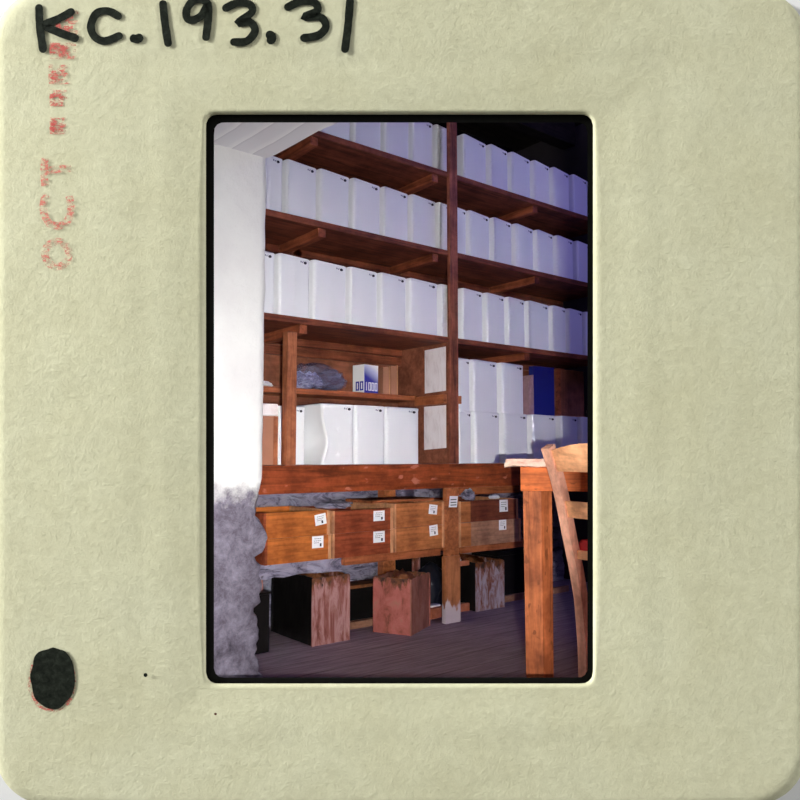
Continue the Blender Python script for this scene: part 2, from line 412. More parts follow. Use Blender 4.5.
# ragged fibres of the cut card edge over the film
def stroke(mb, pts, wpx, z, rnd=True, sub=5):
    P = []
    n = len(pts)
    for i in range(n - 1):
        p0 = Vector(pts[max(0, i - 1)] + (0,)); p1 = Vector(pts[i] + (0,)); p2 = Vector(pts[i + 1] + (0,)); p3 = Vector(pts[min(n - 1, i + 2)] + (0,))
        for k in range(sub):
            t = k / sub
            P.append(0.5 * ((2 * p1) + (-p0 + p2) * t + (2 * p0 - 5 * p1 + 4 * p2 - p3) * t * t + (-p0 + 3 * p1 - 3 * p2 + p3) * t ** 3))
    P.append(Vector(pts[-1] + (0,)))
    L_, R_ = [], []
    for i, p in enumerate(P):
        d = (P[min(len(P) - 1, i + 1)] - P[max(0, i - 1)]).normalized(); nn = Vector((-d.y, d.x, 0))
        w = wpx / 2 * (1 + 0.10 * noise.noise(p * 0.13))
        L_.append(p + nn * w); R_.append(p - nn * w)
    d0 = (P[1] - P[0]).normalized(); d1 = (P[-1] - P[-2]).normalized()
    def cap(c, a0, w): return [c + Vector((math.cos(a0 + PI * k / 7), math.sin(a0 + PI * k / 7), 0)) * w for k in range(1, 7)]
    a1 = math.atan2(d1.y, d1.x); a0 = math.atan2(d0.y, d0.x)
    poly = [R_[i] for i in range(len(P))]
    top = [mb.bm.verts.new(lm(q.x, q.y, z)) for q in L_]; bot = [mb.bm.verts.new(lm(q.x, q.y, z)) for q in R_]
    for i in range(len(P) - 1): mb.bm.faces.new((top[i], top[i + 1], bot[i + 1], bot[i]))
    if rnd:
        for c, ang, va, vb in ((P[-1], a1 - PI / 2, bot[-1], top[-1]), (P[0], a0 + PI / 2, top[0], bot[0])):
            mids = [mb.bm.verts.new(lm(q.x, q.y, z)) for q in cap(c, ang, wpx / 2)]
            mb.bm.faces.new([va] + mids + [vb])
ZI = 0.0116
glyphs = [
    ('K', [[(39, 8), (40, 28), (43, 49)], [(71, 12), (58, 19), (45, 25), (58, 32), (75, 38)]]),
    ('C', [[(118, 16), (108, 11), (97, 13), (91, 25), (94, 36), (104, 41), (119, 36)]]),
    ('period', [[(134, 38.5), (137, 39), (139, 38)]]),
    ('one', [[(163, 4), (165, 23), (168, 43)]]),
    ('nine', [[(208, 4), (202, -1), (193, 1), (187, 9), (187, 18), (193, 20), (202, 15), (208, 5), (208, 20), (206, 37)]]),
    ('three', [[(226, 8), (237, 3), (249, 4), (252, 12), (238, 23), (250, 22), (255, 31), (247, 41), (234, 42)]]),
    ('period', [[(270, 35), (272, 37), (271, 40)]]),
    ('three', [[(288, 7), (302, 1), (315, 3), (317, 11), (304, 17), (320, 17), (326, 26), (319, 35), (304, 38)]]),
    ('one', [[(350, 1), (348, 26), (345, 49)]]),
]
for nm, strokes in glyphs:
    mb = MB()
    for st in strokes: stroke(mb, st, 9.0 if nm == 'period' else 8.0, ZI)
    o = mb.build('ink_' + ('numeral' if nm in ('one', 'nine', 'three') else 'period' if nm == 'period' else 'letter'), M['markerink'], mount)
    o['label'] = 'black handwritten ' + ('full stop' if nm == 'period' else nm)
# red date stamp reading upwards: OCT and worn date blocks
for nm, sts in (('O', [[(57 + 12 * math.cos(a * PI / 6), 254 + 12.5 * math.sin(a * PI / 6)) for a in range(13)]]),
                ('C', [[(46, 194), (43, 208), (48, 222), (58, 226), (68, 220), (71, 207), (69, 196)]]),
                ('T', [[(45, 158), (44, 172), (45, 186)], [(46, 171), (58, 169), (71, 168)]])):
    mb = MB()
    for st in sts: stroke(mb, st, 7.5, ZI, False)
    o = mb.build('stamp_letter', M['stamp'], mount); o['label'] = 'worn red stamped letter ' + nm
for y0, y1, x0, x1 in ((119, 132, 50, 66), (91, 104, 50, 67), (66, 82, 49, 70), (44, 57, 50, 76), (12, 32, 56, 78)):
    mb = MB(); n = 5
    for k in range(n):
        y = y0 + (y1 - y0) * k / (n - 1)
        stroke(mb, [(x0, y), ((x0 + x1) / 2, y + 0.6), (x1 - (k % 2) * 5, y)], 3.4, ZI - 0.0008, False)
    stroke(mb, [(x0 + 2, y0), (x0 + 2, y1)], 5, ZI - 0.0012, False)
    stroke(mb, [(x0 + 11, y0), (x0 + 11, y1)], 5, ZI - 0.0012, False)
    mb.build('stamp_block', M['stamp'], mount)['label'] = 'smudged red date stamp block'
def blob(name, cx, cy, rx, ry, z, mat, wob, seed, lab):
    mb = MB(); vs = []
    for k in range(56):
        a = 2 * PI * k / 56; q = 1 + wob * noise.noise(Vector((math.cos(a) * 2.2, math.sin(a) * 2.2, seed)))
        vs.append(mb.bm.verts.new(lm(cx + rx * q * math.cos(a), cy + ry * q * math.sin(a), z)))
    mb.bm.faces.new(vs); o = mb.build(name, mat, mount); o['label'] = lab
blob('red_dot', 52, 681, 24, 31, ZI - 0.001, M['stamp'], 0.06, 1, 'red dot showing round the black dot')
blob('ink_dot', 53, 678, 22.5, 31, ZI, M['markerink'], 0.10, 5, 'black ink dot')
blob('ink_speck', 145.5, 675, 2.0, 2.0, ZI + 0.0012, M['markerink'], 0.1, 2, 'tiny black speck')
blob('ink_speck', 215.5, 714, 1.4, 1.2, ZI + 0.0012, M['rustdark'], 0.1, 3, 'tiny brown speck')

# ------------------------------------------------------------------ setting
def plan(s, d): return CP + R * s + W * d
# white backing board behind the mount, with the same opening
def rectw(x0, x1, y0, y1): return [(x0, y0), (x1, y0), (x1, y1), (x0, y1)]
DB = 2.10; KB = DB / F; cb = CP + FW * DB
def bw(px, py, t=0.0): return cb + R * ((px - 400) * KB) + UP * ((400 - py) * KB) + FW * t
mb = MB()
o_, i_ = rectw(-120, 1560, -420, 860), rectw(194, 605, 103, 695)
vo0 = [mb.bm.verts.new(bw(*p)) for p in o_]; vi0 = [mb.bm.verts.new(bw(*p)) for p in i_]
vo1 = [mb.bm.verts.new(bw(p[0], p[1], 0.015)) for p in o_]; vi1 = [mb.bm.verts.new(bw(p[0], p[1], 0.015)) for p in i_]
for k in range(4):
    j = (k + 1) % 4
    mb.bm.faces.new((vo0[k], vo0[j], vi0[j], vi0[k])); mb.bm.faces.new((vo1[k], vi1[k], vi1[j], vo1[j]))
    mb.bm.faces.new((vo0[k], vo1[k], vo1[j], vo0[j])); mb.bm.faces.new((vi0[k], vi0[j], vi1[j], vi1[k]))
struct(mb.build('wall_front', M['backing']), 'white backing wall behind the slide mount')

def pl(s, d, z=0.0):
    p = plan(s, d); return (p.x, p.y, z)
# floor: from just behind the backing to under the shelves
def floor_edge(s): return pl(s, DB * math.cos(pitch) + 0.10)
a0 = floor_edge(-1.25); a1 = floor_edge(3.1)
flo = [a0, a1, (3.9, a1[1], 0), (3.9, 4.4, 0), (0.1, 4.4, 0), (0.1, 2.75, 0)]
struct(MB().prism(flo, (0, 0, -0.06)).build('floor', M['floor']), 'worn purple-brown plank floor')
# plastered pier on the left with a ragged lower right edge
mb = MB()
rings = []
NZ = 150
for k in range(NZ + 1):
    z = 0 + 2.3 * k / NZ
    low = 1 - sst(0.62, 0.74, z)
    xr = 1.213 + 0.006 * noise.noise(Vector((0, z * 9, 4)))
    xr += low * (-0.008 + 0.036 * noise.noise(Vector((1.7, z * 10, 2))) + 0.018 * noise.noise(Vector((5, z * 34, 7))) + 0.012 * noise.noise(Vector((2, z * 70, 7))))
    if 0.47 < z < 0.62: xr += 0.014
    pts = [(xr - 0.03, 2.28), (xr - 0.009, 2.284), (xr, 2.30), (xr + 0.004, 2.45), (xr - 0.01, 2.64), (0.55, 2.64), (0.55, 2.28)]
    row = []
    for (x, y) in pts:
        q = low * 0.02 if y < 2.3 and x > 0.7 else 0
        row.append((x, y + q * noise.noise(Vector((x * 9, z * 9, 3))), z))
    # front face subdivided so the worn render is lumpy
    fx = [0.55 + (xr - 0.03 - 0.55) * j / 16 for j in range(1, 16)]
    for x in fx:
        amp = 0.004 + 0.014 * low
        row.append((x, 2.28 + amp * noise.noise(Vector((x * 14, z * 14, 9))), z))
    rings.append(row)
mb.loops(rings)
o = mb.build('wall_left', M['pier']); smooth_by_angle(o, 50); struct(o, 'whitewashed pier worn to grey render at its foot')
# whitewashed boarded soffit running forward from the pier
zc = 1.8457
xe = [(1.203, 2.28), (1.213, 2.23), (1.222, 2.1), (1.229, 1.98), (1.249, 1.87)]
front = [pl(0.04, 2.20, zc), pl(-0.62, 2.20, zc)]
poly = [(x, y, zc) for x, y in xe] + [front[0], front[1], (0.62, 2.28, zc)]
struct(MB().prism(poly, (0, 0, 0.10)).build('trim_1', M['soffit']), 'whitewashed boarded soffit above the pier')
# rough stone wall under the shelves
mb = MB(); NX, NZ = 110, 40; grid = []
for i in range(NX + 1):
    row = []
    for k in range(NZ + 1):
        x = 1.05 + 2.8 * i / NX; z = 0.77 * k / NZ
        v = Vector((x * 4.0, z * 9.0, 0.3))
        h = noise.fractal(v, 0.8, 2.2, 5) * 0.035 + 0.02 * abs(noise.noise(Vector((x * 9, z * 22, 1))))
        row.append(mb.bm.verts.new((x, 3.16 + h, z)))
    grid.append(row)
for i in range(NX):
    for k in range(NZ): mb.bm.faces.new((grid[i][k], grid[i + 1][k], grid[i + 1][k + 1], grid[i][k + 1]))
ext = [mb.bm.verts.new(p) for p in ((1.05, 3.40, 0), (3.85, 3.40, 0), (3.85, 3.40, 0.77), (1.05, 3.40, 0.77))]
mb.bm.faces.new(ext)
mb.bm.faces.new([grid[i][NZ] for i in range(NX + 1)] + [ext[2], ext[3]])
mb.bm.faces.new([grid[0][k] for k in range(NZ + 1)] + [ext[3], ext[0]])
mb.bm.faces.new([grid[NX][k] for k in range(NZ + 1)] + [ext[2], ext[1]])
o = mb.build('wall_lower', M['stone']); smooth_by_angle(o, 60); struct(o, 'rough blue-grey stone wall under the shelves')
struct(MB().box(0.0, 3.96, 4.40, 4.50, 0, 3.0).build('wall_back', M['dark']), 'dark timber wall far behind the shelves')
struct(MB().box(3.90, 4.0, -0.7, 4.40, 0, 3.0).build('wall_right', M['plainwall']), 'dark side wall')
struct(MB().box(-0.1, 0.1, 2.75, 4.40, 0, 3.0).build('wall_side', M['plainwall']), 'dark side wall behind the pier')
cl = [pl(-1.25, 1.965, 3.0), pl(3.3, 1.965, 3.0), (3.9, -0.6, 3.0), (3.9, 4.4, 3.0), (0.1, 4.4, 3.0), (0.1, 2.75, 3.0)]
struct(MB().prism(cl, (0, 0, 0.08)).build('ceiling', M['dark']), 'dark timber ceiling')
for i, y in enumerate((3.0, 3.55, 4.05)):
    struct(MB().box(0.2, 3.85, y, y + 0.10, 2.84, 3.0, 0.01).build('trim_%d' % (i + 2), M['dark']), 'dark ceiling joist')
struct(MB().box(1.875, 3.55, 2.875, 2.90, 0, 0.035, 0.004).build('baseboard_back', M['trayE']), 'dusty plank edge on the floor under the shelves')

# ------------------------------------------------------------------ shelving
sh = thing('storage_shelving', 'tall red-brown timber shelving lining the back wall, filled with white boxes', 'shelving', (2.45, 2.92, 0))
SO = (2.45, 2.92, 0)
def spart(name, mb, mat, label=None):
    o = mb.build(name, mat, sh, origin=SO)
    if label: o['label'] = label
    return o
XL, XR = 1.215, 3.80
ZB, ZA, ZC, ZD = 2.240, 1.833, 1.393, 0.762
for z in (ZB, ZA, ZC):
    spart('shelf_board', MB().box(XL, XR, Y0, YB, z - 0.028, z, 0.003), M['shelf'])
    # plank joint strips seen from below
    spart('shelf_rib', MB().box(XL, XR, 3.085, 3.115, z - 0.062, z - 0.028, 0.003), M['shelf'])
spart('counter_board', MB().box(XL, XR, Y0, YB, ZD - 0.03, ZD, 0.003), M['shelf'])
spart('front_beam', MB().box(XL, 3.80, Y0 - 0.035, Y0 - 0.003, 0.645, ZD, 0.005), M['beam'], 'orange-red knotty front beam')
spart('post', MB().box(2.461, 2.5155, Y0 - 0.012, Y0 + 0.010, ZD, 2.86, 0.004), M['post'])
spart('lower_post', MB().box(2.409, 2.495, Y0 - 0.030, Y0 - 0.008, 0.31, 0.645, 0.003), M['rail'])
spart('foot_post', MB().box(2.401, 2.498, Y0 - 0.036, Y0 - 0.008, 0.0, 0.318, 0.004), M['lowpost'], 'foot of the post with flaking white paint')
spart('rear_post', MB().box(2.31, 2.39, 3.06, 3.11, 0.0, 0.73, 0.004), M['rail'])
spart('end_post', MB().box(XR - 0.05, XR, Y0, Y0 + 0.05, 0, 2.86, 0.004), M['post'])
spart('end_post', MB().box(XL, XL + 0.05, Y0 + 0.01, Y0 + 0.06, 0, 2.235, 0.004), M['post'])
spart('back_panel', MB().box(XL, XR, YB, YB + 0.014, ZD, ZB + 0.0), M['panel'])
spart('divider', MB().box(2.452, 2.472, Y0 + 0.004, YB, ZD, ZC - 0.028), M['panel'])
for x, z in ((1.675, ZB), (1.72, ZA), (1.63, ZC), (2.385, ZB), (2.385, ZA), (3.135, ZB), (3.14, ZA), (3.05, ZC)):
    spart('cleat', MB().box(x - 0.02, x + 0.02, Y0 + 0.012, 3.085, z - 0.068, z - 0.028, 0.004), M['shelf_y'])
for x in (3.135,):
    spart('rear_batten', MB().box(x - 0.025, x + 0.025, 3.085, YB, ZD, ZB - 0.03, 0.003), M['post'])
spart('rear_batten', MB().box(1.78, 1.83, 3.085, YB, ZC, ZB - 0.03, 0.003), M['post'])
spart('slot_post', MB().box(1.547, 1.594, Y0, Y0 + 0.045, ZD, ZC - 0.066, 0.004), M['smallpost'])
spart('inner_shelf', MB().box(XL, 2.452, 2.955, YB, 1.085, 1.112, 0.003), M['rail_x'])
spart('inner_shelf_support', MB().box(2.430, 2.452, Y0 + 0.006, 2.955, 1.058, 1.105, 0.003), M['rail'], 'orange rail along the divider')
spart('shelf_rib', MB().box(XL, 2.452, 3.09, YB, 1.28, 1.325, 0.003), M['shelf'])
spart('peg', MB().box(2.5155, 2.534, Y0 - 0.014, Y0 + 0.006, 1.06, 1.10, 0.003), M['rail'])
spart('tray_ledge', MB().box(1.84, 2.40, Y0 - 0.005, 3.08, 0.322, 0.360, 0.006), M['rail_x'])
spart('tray_ledge', MB().box(2.534, 3.05, Y0 - 0.005, 3.08, 0.318, 0.352, 0.006), M['rail_x'])
spart('hanging_rail', MB().box(2.60, 3.05, 2.80, 2.84, 0.60, 0.645, 0.004), M['rail_x'])

# two notices pinned on the divider
XN = 2.452
for pts, lab in (([(XN, 2.894, 1.120), (XN, 2.732, 1.124), (XN, 2.732, 1.345), (XN, 2.894, 1.343)], 'upper faded paper notice pinned to the divider beside the post'),
                 ([(XN, 2.900, 0.831), (XN, 2.732, 0.840), (XN, 2.732, 1.052), (XN, 2.900, 1.052)], 'lower faded paper notice pinned to the divider under the rail')):
    o = MB().prism([(x - 0.0008, y, z) for x, y, z in pts], (-0.0018, 0, 0)).build('paper_notice', M['notice'], origin=pts[0]); tag(o, lab, 'notice', 'notices on the shelf divider')

# ------------------------------------------------------------------ white storage boxes
BW, BD, BH = 0.170, 0.275, 0.268
def box_body(mb, w, d, h, r, z0=0.0, dent=False):
    prof = rrect(-w / 2, w / 2, -d / 2, d / 2, r, 7)
    # extra points along the straight left side for a dent
    if dent:
        full = []
        n = len(prof)
        for i in range(n):
            a, b_ = prof[i], prof[(i + 1) % n]; full.append(a)
            L = math.hypot(b_[0] - a[0], b_[1] - a[1])
            if L > 0.05:
                for k in range(1, 10): full.append((a[0] + (b_[0] - a[0]) * k / 10, a[1] + (b_[1] - a[1]) * k / 10))
        prof = full
    NZ = 24 if dent else 3
    rings = []
    for k in range(NZ + 1):
        z = z0 + (h - z0) * k / NZ
        ring = []
        for x, y in prof:
            q = Vector((x, y, z))
            if dent and x < 0:
                f = math.exp(-((z - 0.10) / 0.055) ** 2) * math.exp(-((y + d / 2 - 0.02) / 0.10) ** 2)
                q.x += 0.030 * f + 0.006 * noise.noise(q * 14) * (1 if x < -w / 2 + 0.01 else 0)
                q.y += 0.006 * f
            ring.append(q)
        rings.append(ring)
    mb.loops(rings)
def make_box(label, dent=False):
    t = thing('storage_box', label, 'box')
    mb = MB(); box_body(mb, BW, BD, BH - 0.0125, 0.015, 0, dent); smooth_by_angle(mb.build('body', M['white'], t), 35)
    mb = MB(); prof = rrect(-BW / 2 - 0.0012, BW / 2 + 0.0012, -BD / 2 - 0.0012, BD / 2 + 0.0012, 0.016, 7)
    ins = rrect(-BW / 2 + 0.003, BW / 2 - 0.003, -BD / 2 + 0.003, BD / 2 - 0.003, 0.013, 7)
    mb.loops([[Vector((x, y, BH - 0.012)) for x, y in prof], [Vector((x, y, BH - 0.003)) for x, y in prof], [Vector((x, y, BH)) for x, y in ins]])
    smooth_by_angle(mb.build('lid', M['white'], t), 35)
    yf = -BD / 2
    mb = MB()
    ring = [(BW / 2 - 0.030 + 0.0075 * math.cos(a * PI / 6), 0, BH - 0.021 + 0.006 * math.sin(a * PI / 6)) for a in range(12)]
    mb.prism([(x, yf - 0.003, z) for x, y, z in ring], (0, 0.004, 0))
    mb.build('fastener', M['ink'], t)
    mb = MB()
    for k, (dx, w, z, h) in enumerate(((-0.056, 0.006, -0.015, 0.007), (-0.047, 0.005, -0.017, 0.006), (-0.0405, 0.003, -0.014, 0.003))):
        mb.box(BW / 2 + dx, BW / 2 + dx + w, yf - 0.0006, yf + 0.0005, BH + z - h, BH + z)
    mb.build('label_mark', M['greyink'], t)
    return t
proto = make_box('white storage box')
used = [False]
def place_box(x0, x1, yfront, z, label, group, rz=0.0, sz=1.0, src=None):
    w = (x1 - x0) * math.cos(rz) - 0.005; sx = w / BW
    loc = ((x0 + x1) / 2, yfront + BD / 2, z)
    rz += random.uniform(-0.006, 0.006)
    if src is not None or not used[0]:
        t = src or proto
        if src is None: used[0] = True
        t.location = loc; t.rotation_euler = (0, 0, rz); t.scale = (sx, 1, sz); t['label'] = label; t['group'] = group
        return t
    return dup(proto, loc, rz, label, group, sx, sz)
ORD = ['first', 'second', 'third', 'fourth', 'fifth', 'sixth', 'seventh', 'eighth']
GRP = 'white storage boxes on the shelving'
ROT = 0.085
def row(edges, yfront, z, where, side, sz=1.0, sc=None):
    ROT = 0.12 if 'left' in side else 0.155
    k = (yfront) / Y0 if sc is None else sc
    n = len(edges) - 1
    for i in range(n):
        a, b_ = edges[i] * k + 0.006, edges[i + 1] * k + 0.006
        pos = ORD[i] + ' from the left'
        place_box(a, b_, yfront, z + 0.0005, 'white storage box on the %s shelf %s, %s' % (where, side, pos), GRP, ROT, sz)
LP, RP = 'left of the post', 'right of the post'
row([1.672, 1.8538, 2.0307, 2.2006, 2.3547, 2.49], 2.79, ZB, 'top', LP)
row([2.5325, 2.7354, 2.8964, 3.0824, 3.244, 3.423, 3.592, 3.69], 2.79, ZB, 'top', RP)
row([1.335, 1.5044, 1.6738, 1.8494, 2.0253, 2.1942, 2.3736, 2.458], 2.79, ZA, 'second highest', LP)
row([2.478, 2.5715, 2.753, 2.9217, 3.0996, 3.27, 3.4494, 3.62], 2.79, ZA, 'second highest', RP)
row([1.30, 1.4719, 1.6424, 1.8356, 2.009, 2.1815, 2.3849, 2.51], 2.745, ZC, 'third highest', LP)
row([2.522, 2.6963, 2.8608, 3.018, 3.2257, 3.3656, 3.5209, 3.655], 2.745, ZC, 'third highest', RP)
place_box(1.731, 1.911, 2.745, ZD + 0.0005, 'dented white box in the lower left compartment, first in the row of three', GRP, 0.0, 1.0, make_box('x', True))
place_box(1.911, 2.085, 2.745, ZD + 0.0005, 'white box in the middle of the three in the lower left compartment', GRP)
place_box(2.085, 2.292, 2.745, ZD + 0.0005, 'white box nearest the notices in the lower left compartment', GRP)
place_box(1.563, 1.705, 2.83, ZD + 0.0005, 'white box set back behind the slim upright in the lower compartment', GRP, 0, 0.95)
low = [2.515, 2.6179, 2.8363, 3.0547, 3.2975, 3.4849, 3.66]
for i in range(6):
    place_box(low[i], low[i + 1], 2.735, ZD + 0.0005, 'white box on the lowest deck right of the post, %s from the left' % ORD[i], GRP, 0.14, 0.99)
upp = [2.513, 2.612, 2.826, 3.03]
for i in range(3):
    place_box(upp[i], upp[i + 1], 2.738, ZD + BH * 0.99 + 0.0012, 'white box stacked on another right of the post, %s of the upper three' % ['leftmost', 'middle', 'rightmost'][i], GRP, 0.14, 1.0)

# ------------------------------------------------------------------ things in the compartments
ztop = ZD + BH * 0.99 + 0.001
o = MB().box(-0.085, 0.085, -0.02, 0.02, 0, 0.302, 0.003).build('folder', M['blue'])
o.location = (3.395, 2.93, ztop); o.rotation_euler = (0, 0, -0.08)
tag(o, 'dark blue folder standing on the white boxes under the third shelf', 'folder')
t = thing('paper_bundle', 'thin faded pink papers wedged upright beside the blue folder', 'papers', (3.20, 2.90, ztop))
for k in range(4):
    MB().box(-0.02 + k * 0.012, -0.014 + k * 0.012, -0.06, 0.10, 0, 0.20 + 0.012 * k).build('sheet', M['pinkpaper'], t)
t = thing('wooden_board_box', 'brown wooden box standing on white boxes at the far right end', 'box', (3.65, 3.00, ztop))
MB().box(-0.14, 0.12, -0.09, 0.09, 0.018, 0.30, 0.003).build('body', M['crate'], t)
MB().box(-0.145, 0.125, -0.095, 0.095, 0, 0.018, 0.003).build('bottom_edge', M['trayend'], t)
MB().box(-0.15, -0.115, -0.10, -0.088, 0.018, 0.30, 0.002).build('corner_batten', M['shelf_y'], t)

# carton printed 1000
zi = 1.1125
t = thing('printed_carton', 'small blue and white carton printed 1000 on the inner shelf', 'carton', (2.165, 3.02, zi), math.radians(9))
cw, cd, ch = 0.100, 0.082, 0.142
MB().box(-cw / 2, cw / 2, -cd / 2, cd / 2, 0, ch, 0.0015).build('body', M['white'], t)
def seven(mb, ch_, ox, oz, w, h, th, face):
    """plain block digits 1 and 0 on a face"""
    def rect(a, b_, c, d):
        if face == 'front': mb.box(a, b_, -cd / 2 - 0.0022, -cd / 2 - 0.0008, c, d)
        else: mb.box(-cw / 2 - 0.0022, -cw / 2 - 0.0008, a, b_, c, d)
    if ch_ == '1': rect(ox + w / 2 - th / 2, ox + w / 2 + th / 2, oz, oz + h)
    else:
        rect(ox, ox + th, oz, oz + h); rect(ox + w - th, ox + w, oz, oz + h)
        rect(ox + th, ox + w - th, oz, oz + th); rect(ox + th, ox + w - th, oz + h - th, oz + h)
MB().box(-cw / 2 + 0.001, cw / 2 - 0.001, -cd / 2 - 0.0009, -cd / 2 + 0.002, 0.001, ch - 0.001).build('printed_side', M['carton_blue'], t)
mb = MB()
for i, c in enumerate('1000'): seven(mb, c, -cw / 2 + 0.006 + i * 0.0225, 0.012, 0.0185, 0.042, 0.0052, 'front')
mb.build('number', M['label'], t)['label'] = 'white printed 1000'
mb = MB()
for i, c in enumerate('00'): seven(mb, c, -cd / 2 + 0.004 + i * 0.030, 0.012, 0.024, 0.046, 0.0075, 'side')
mb.build('number', M['blueprint'], t)['label'] = 'dark blue printed 00'
# brown books / boards leaning beside it
for x, h, lab in ((2.285, 0.140, 'brown card folder next to the blue carton, nearer the carton'), (2.335, 0.150, 'brown card folder next to the blue carton, nearer the notices')):
    t = thing('card_folder', lab, 'folder', (x, 3.04, zi), math.radians(-12), 'brown card folders beside the carton')
    MB().box(-0.019, 0.019, -0.05, 0.05, 0, h, 0.002).build('cover', M['cardboard'], t)
    MB().box(0.015, 0.022, -0.053, 0.05, 0, h + 0.004, 0.001).build('spine', M['trayend'], t)
# plastic bag
bag = thing('plastic_bag', 'crumpled clear plastic bag lying on the inner shelf left of the carton', 'bag', (1.875, 3.03, zi + 0.0008))
def lump(name, cx_, rx, ry, hgt, amp, seed, mat, fr=2.2, parent=None):
    mb = MB(); bmesh.ops.create_icosphere(mb.bm, subdivisions=5, radius=1)
    for v in mb.bm.verts:
        q = v.co.copy(); u = (q.x + 1) / 2
        p = Vector((cx_ + q.x * rx, q.y * ry, max(q.z, -0.5) * hgt * (1.0 - 0.25 * u)))
        f = noise.noise(q * fr + Vector((seed, 0, 0))) + 0.5 * abs(noise.noise(q * fr * 2.1 + Vector((0, seed, 0))))
        v.co = p + q * amp * f
    zm = min(v.co.z for v in mb.bm.verts)
    for v in mb.bm.verts: v.co.z = max(v.co.z - zm, 0.0) if v.co.z - zm > 0.006 else 0.0
    mb_o = mb.build(name, mat, parent, smooth=True); return mb_o
lump('film', 0.0, 0.160, 0.062, 0.080, 0.022, 3, M['bag'], 2.0, bag)
lump('film_fold', 0.085, 0.075, 0.055, 0.064, 0.020, 9, M['bag'], 2.4, bag)
lump('contents', -0.055, 0.085, 0.045, 0.048, 0.020, 5, M['bagfill'], 3.2, bag)
# crumpled paper in the narrow slot
def crumple(name, loc, sx, sy, sz, mat, label, cat, seed):
    mb = MB(); bmesh.ops.create_icosphere(mb.bm, subdivisions=3, radius=1)
    for v in mb.bm.verts:
        q = v.co.copy(); f = noise.noise(q * 2.4 + Vector((seed, 0, 0))) * 0.5 + noise.noise(q * 6 + Vector((0, seed, 0))) * 0.25
        v.co = Vector((q.x * sx * (1 + f * .5), q.y * sy * (1 + f * .5), max(q.z, -0.6) * sz * (1 + f)))
    zm = min(v.co.z for v in mb.bm.verts); bmesh.ops.translate(mb.bm, verts=mb.bm.verts[:], vec=(0, 0, -zm))
    o = mb.build(name, mat); o.location = loc; tag(o, label, cat); return o
crumple('crumpled_paper', (1.585, 3.03, zi), 0.055, 0.045, 0.016, M['label'], 'flattened white paper on the inner shelf next to the pier', 'paper', 2)
t = thing('cardboard_box', 'brown cardboard box under the white parcel, next to the pier', 'box', (1.475, 2.88, ZD + 0.0006))
MB().box(-0.06, 0.06, -0.10, 0.10, 0, 0.205, 0.003).build('body', M['cardboard'], t)
MB().box(0.042, 0.062, -0.103, -0.095, 0.0, 0.205).build('edge_strip', M['smallpost'], t)
t = thing('paper_parcel', 'creased white paper parcel lying on the brown box next to the pier', 'parcel', (1.478, 2.88, ZD + 0.2070))
mb = MB(); mb.box(-0.058, 0.062, -0.10, 0.09, 0, 0.052, 0.006)
bmesh.ops.subdivide_edges(mb.bm, edges=mb.bm.edges[:], cuts=2, use_grid_fill=True)
for v in mb.bm.verts: v.co += Vector((noise.noise(v.co * 60), noise.noise(v.co * 60 + Vector((3, 0, 0))), 0)) * 0.004
mb.build('wrapping', M['notice'], t)
t = thing('orange_packet', 'tiny orange packet on top of the white paper parcel', 'packet', (1.462, 2.86, ZD + 0.2640))
MB().box(-0.016, 0.014, -0.02, 0.02, 0, 0.030, 0.002).build('sleeve', M['trayA'], t)
MB().box(-0.012, 0.010, -0.015, 0.015, 0.028, 0.036, 0.001).build('flap', M['trayC'], t)

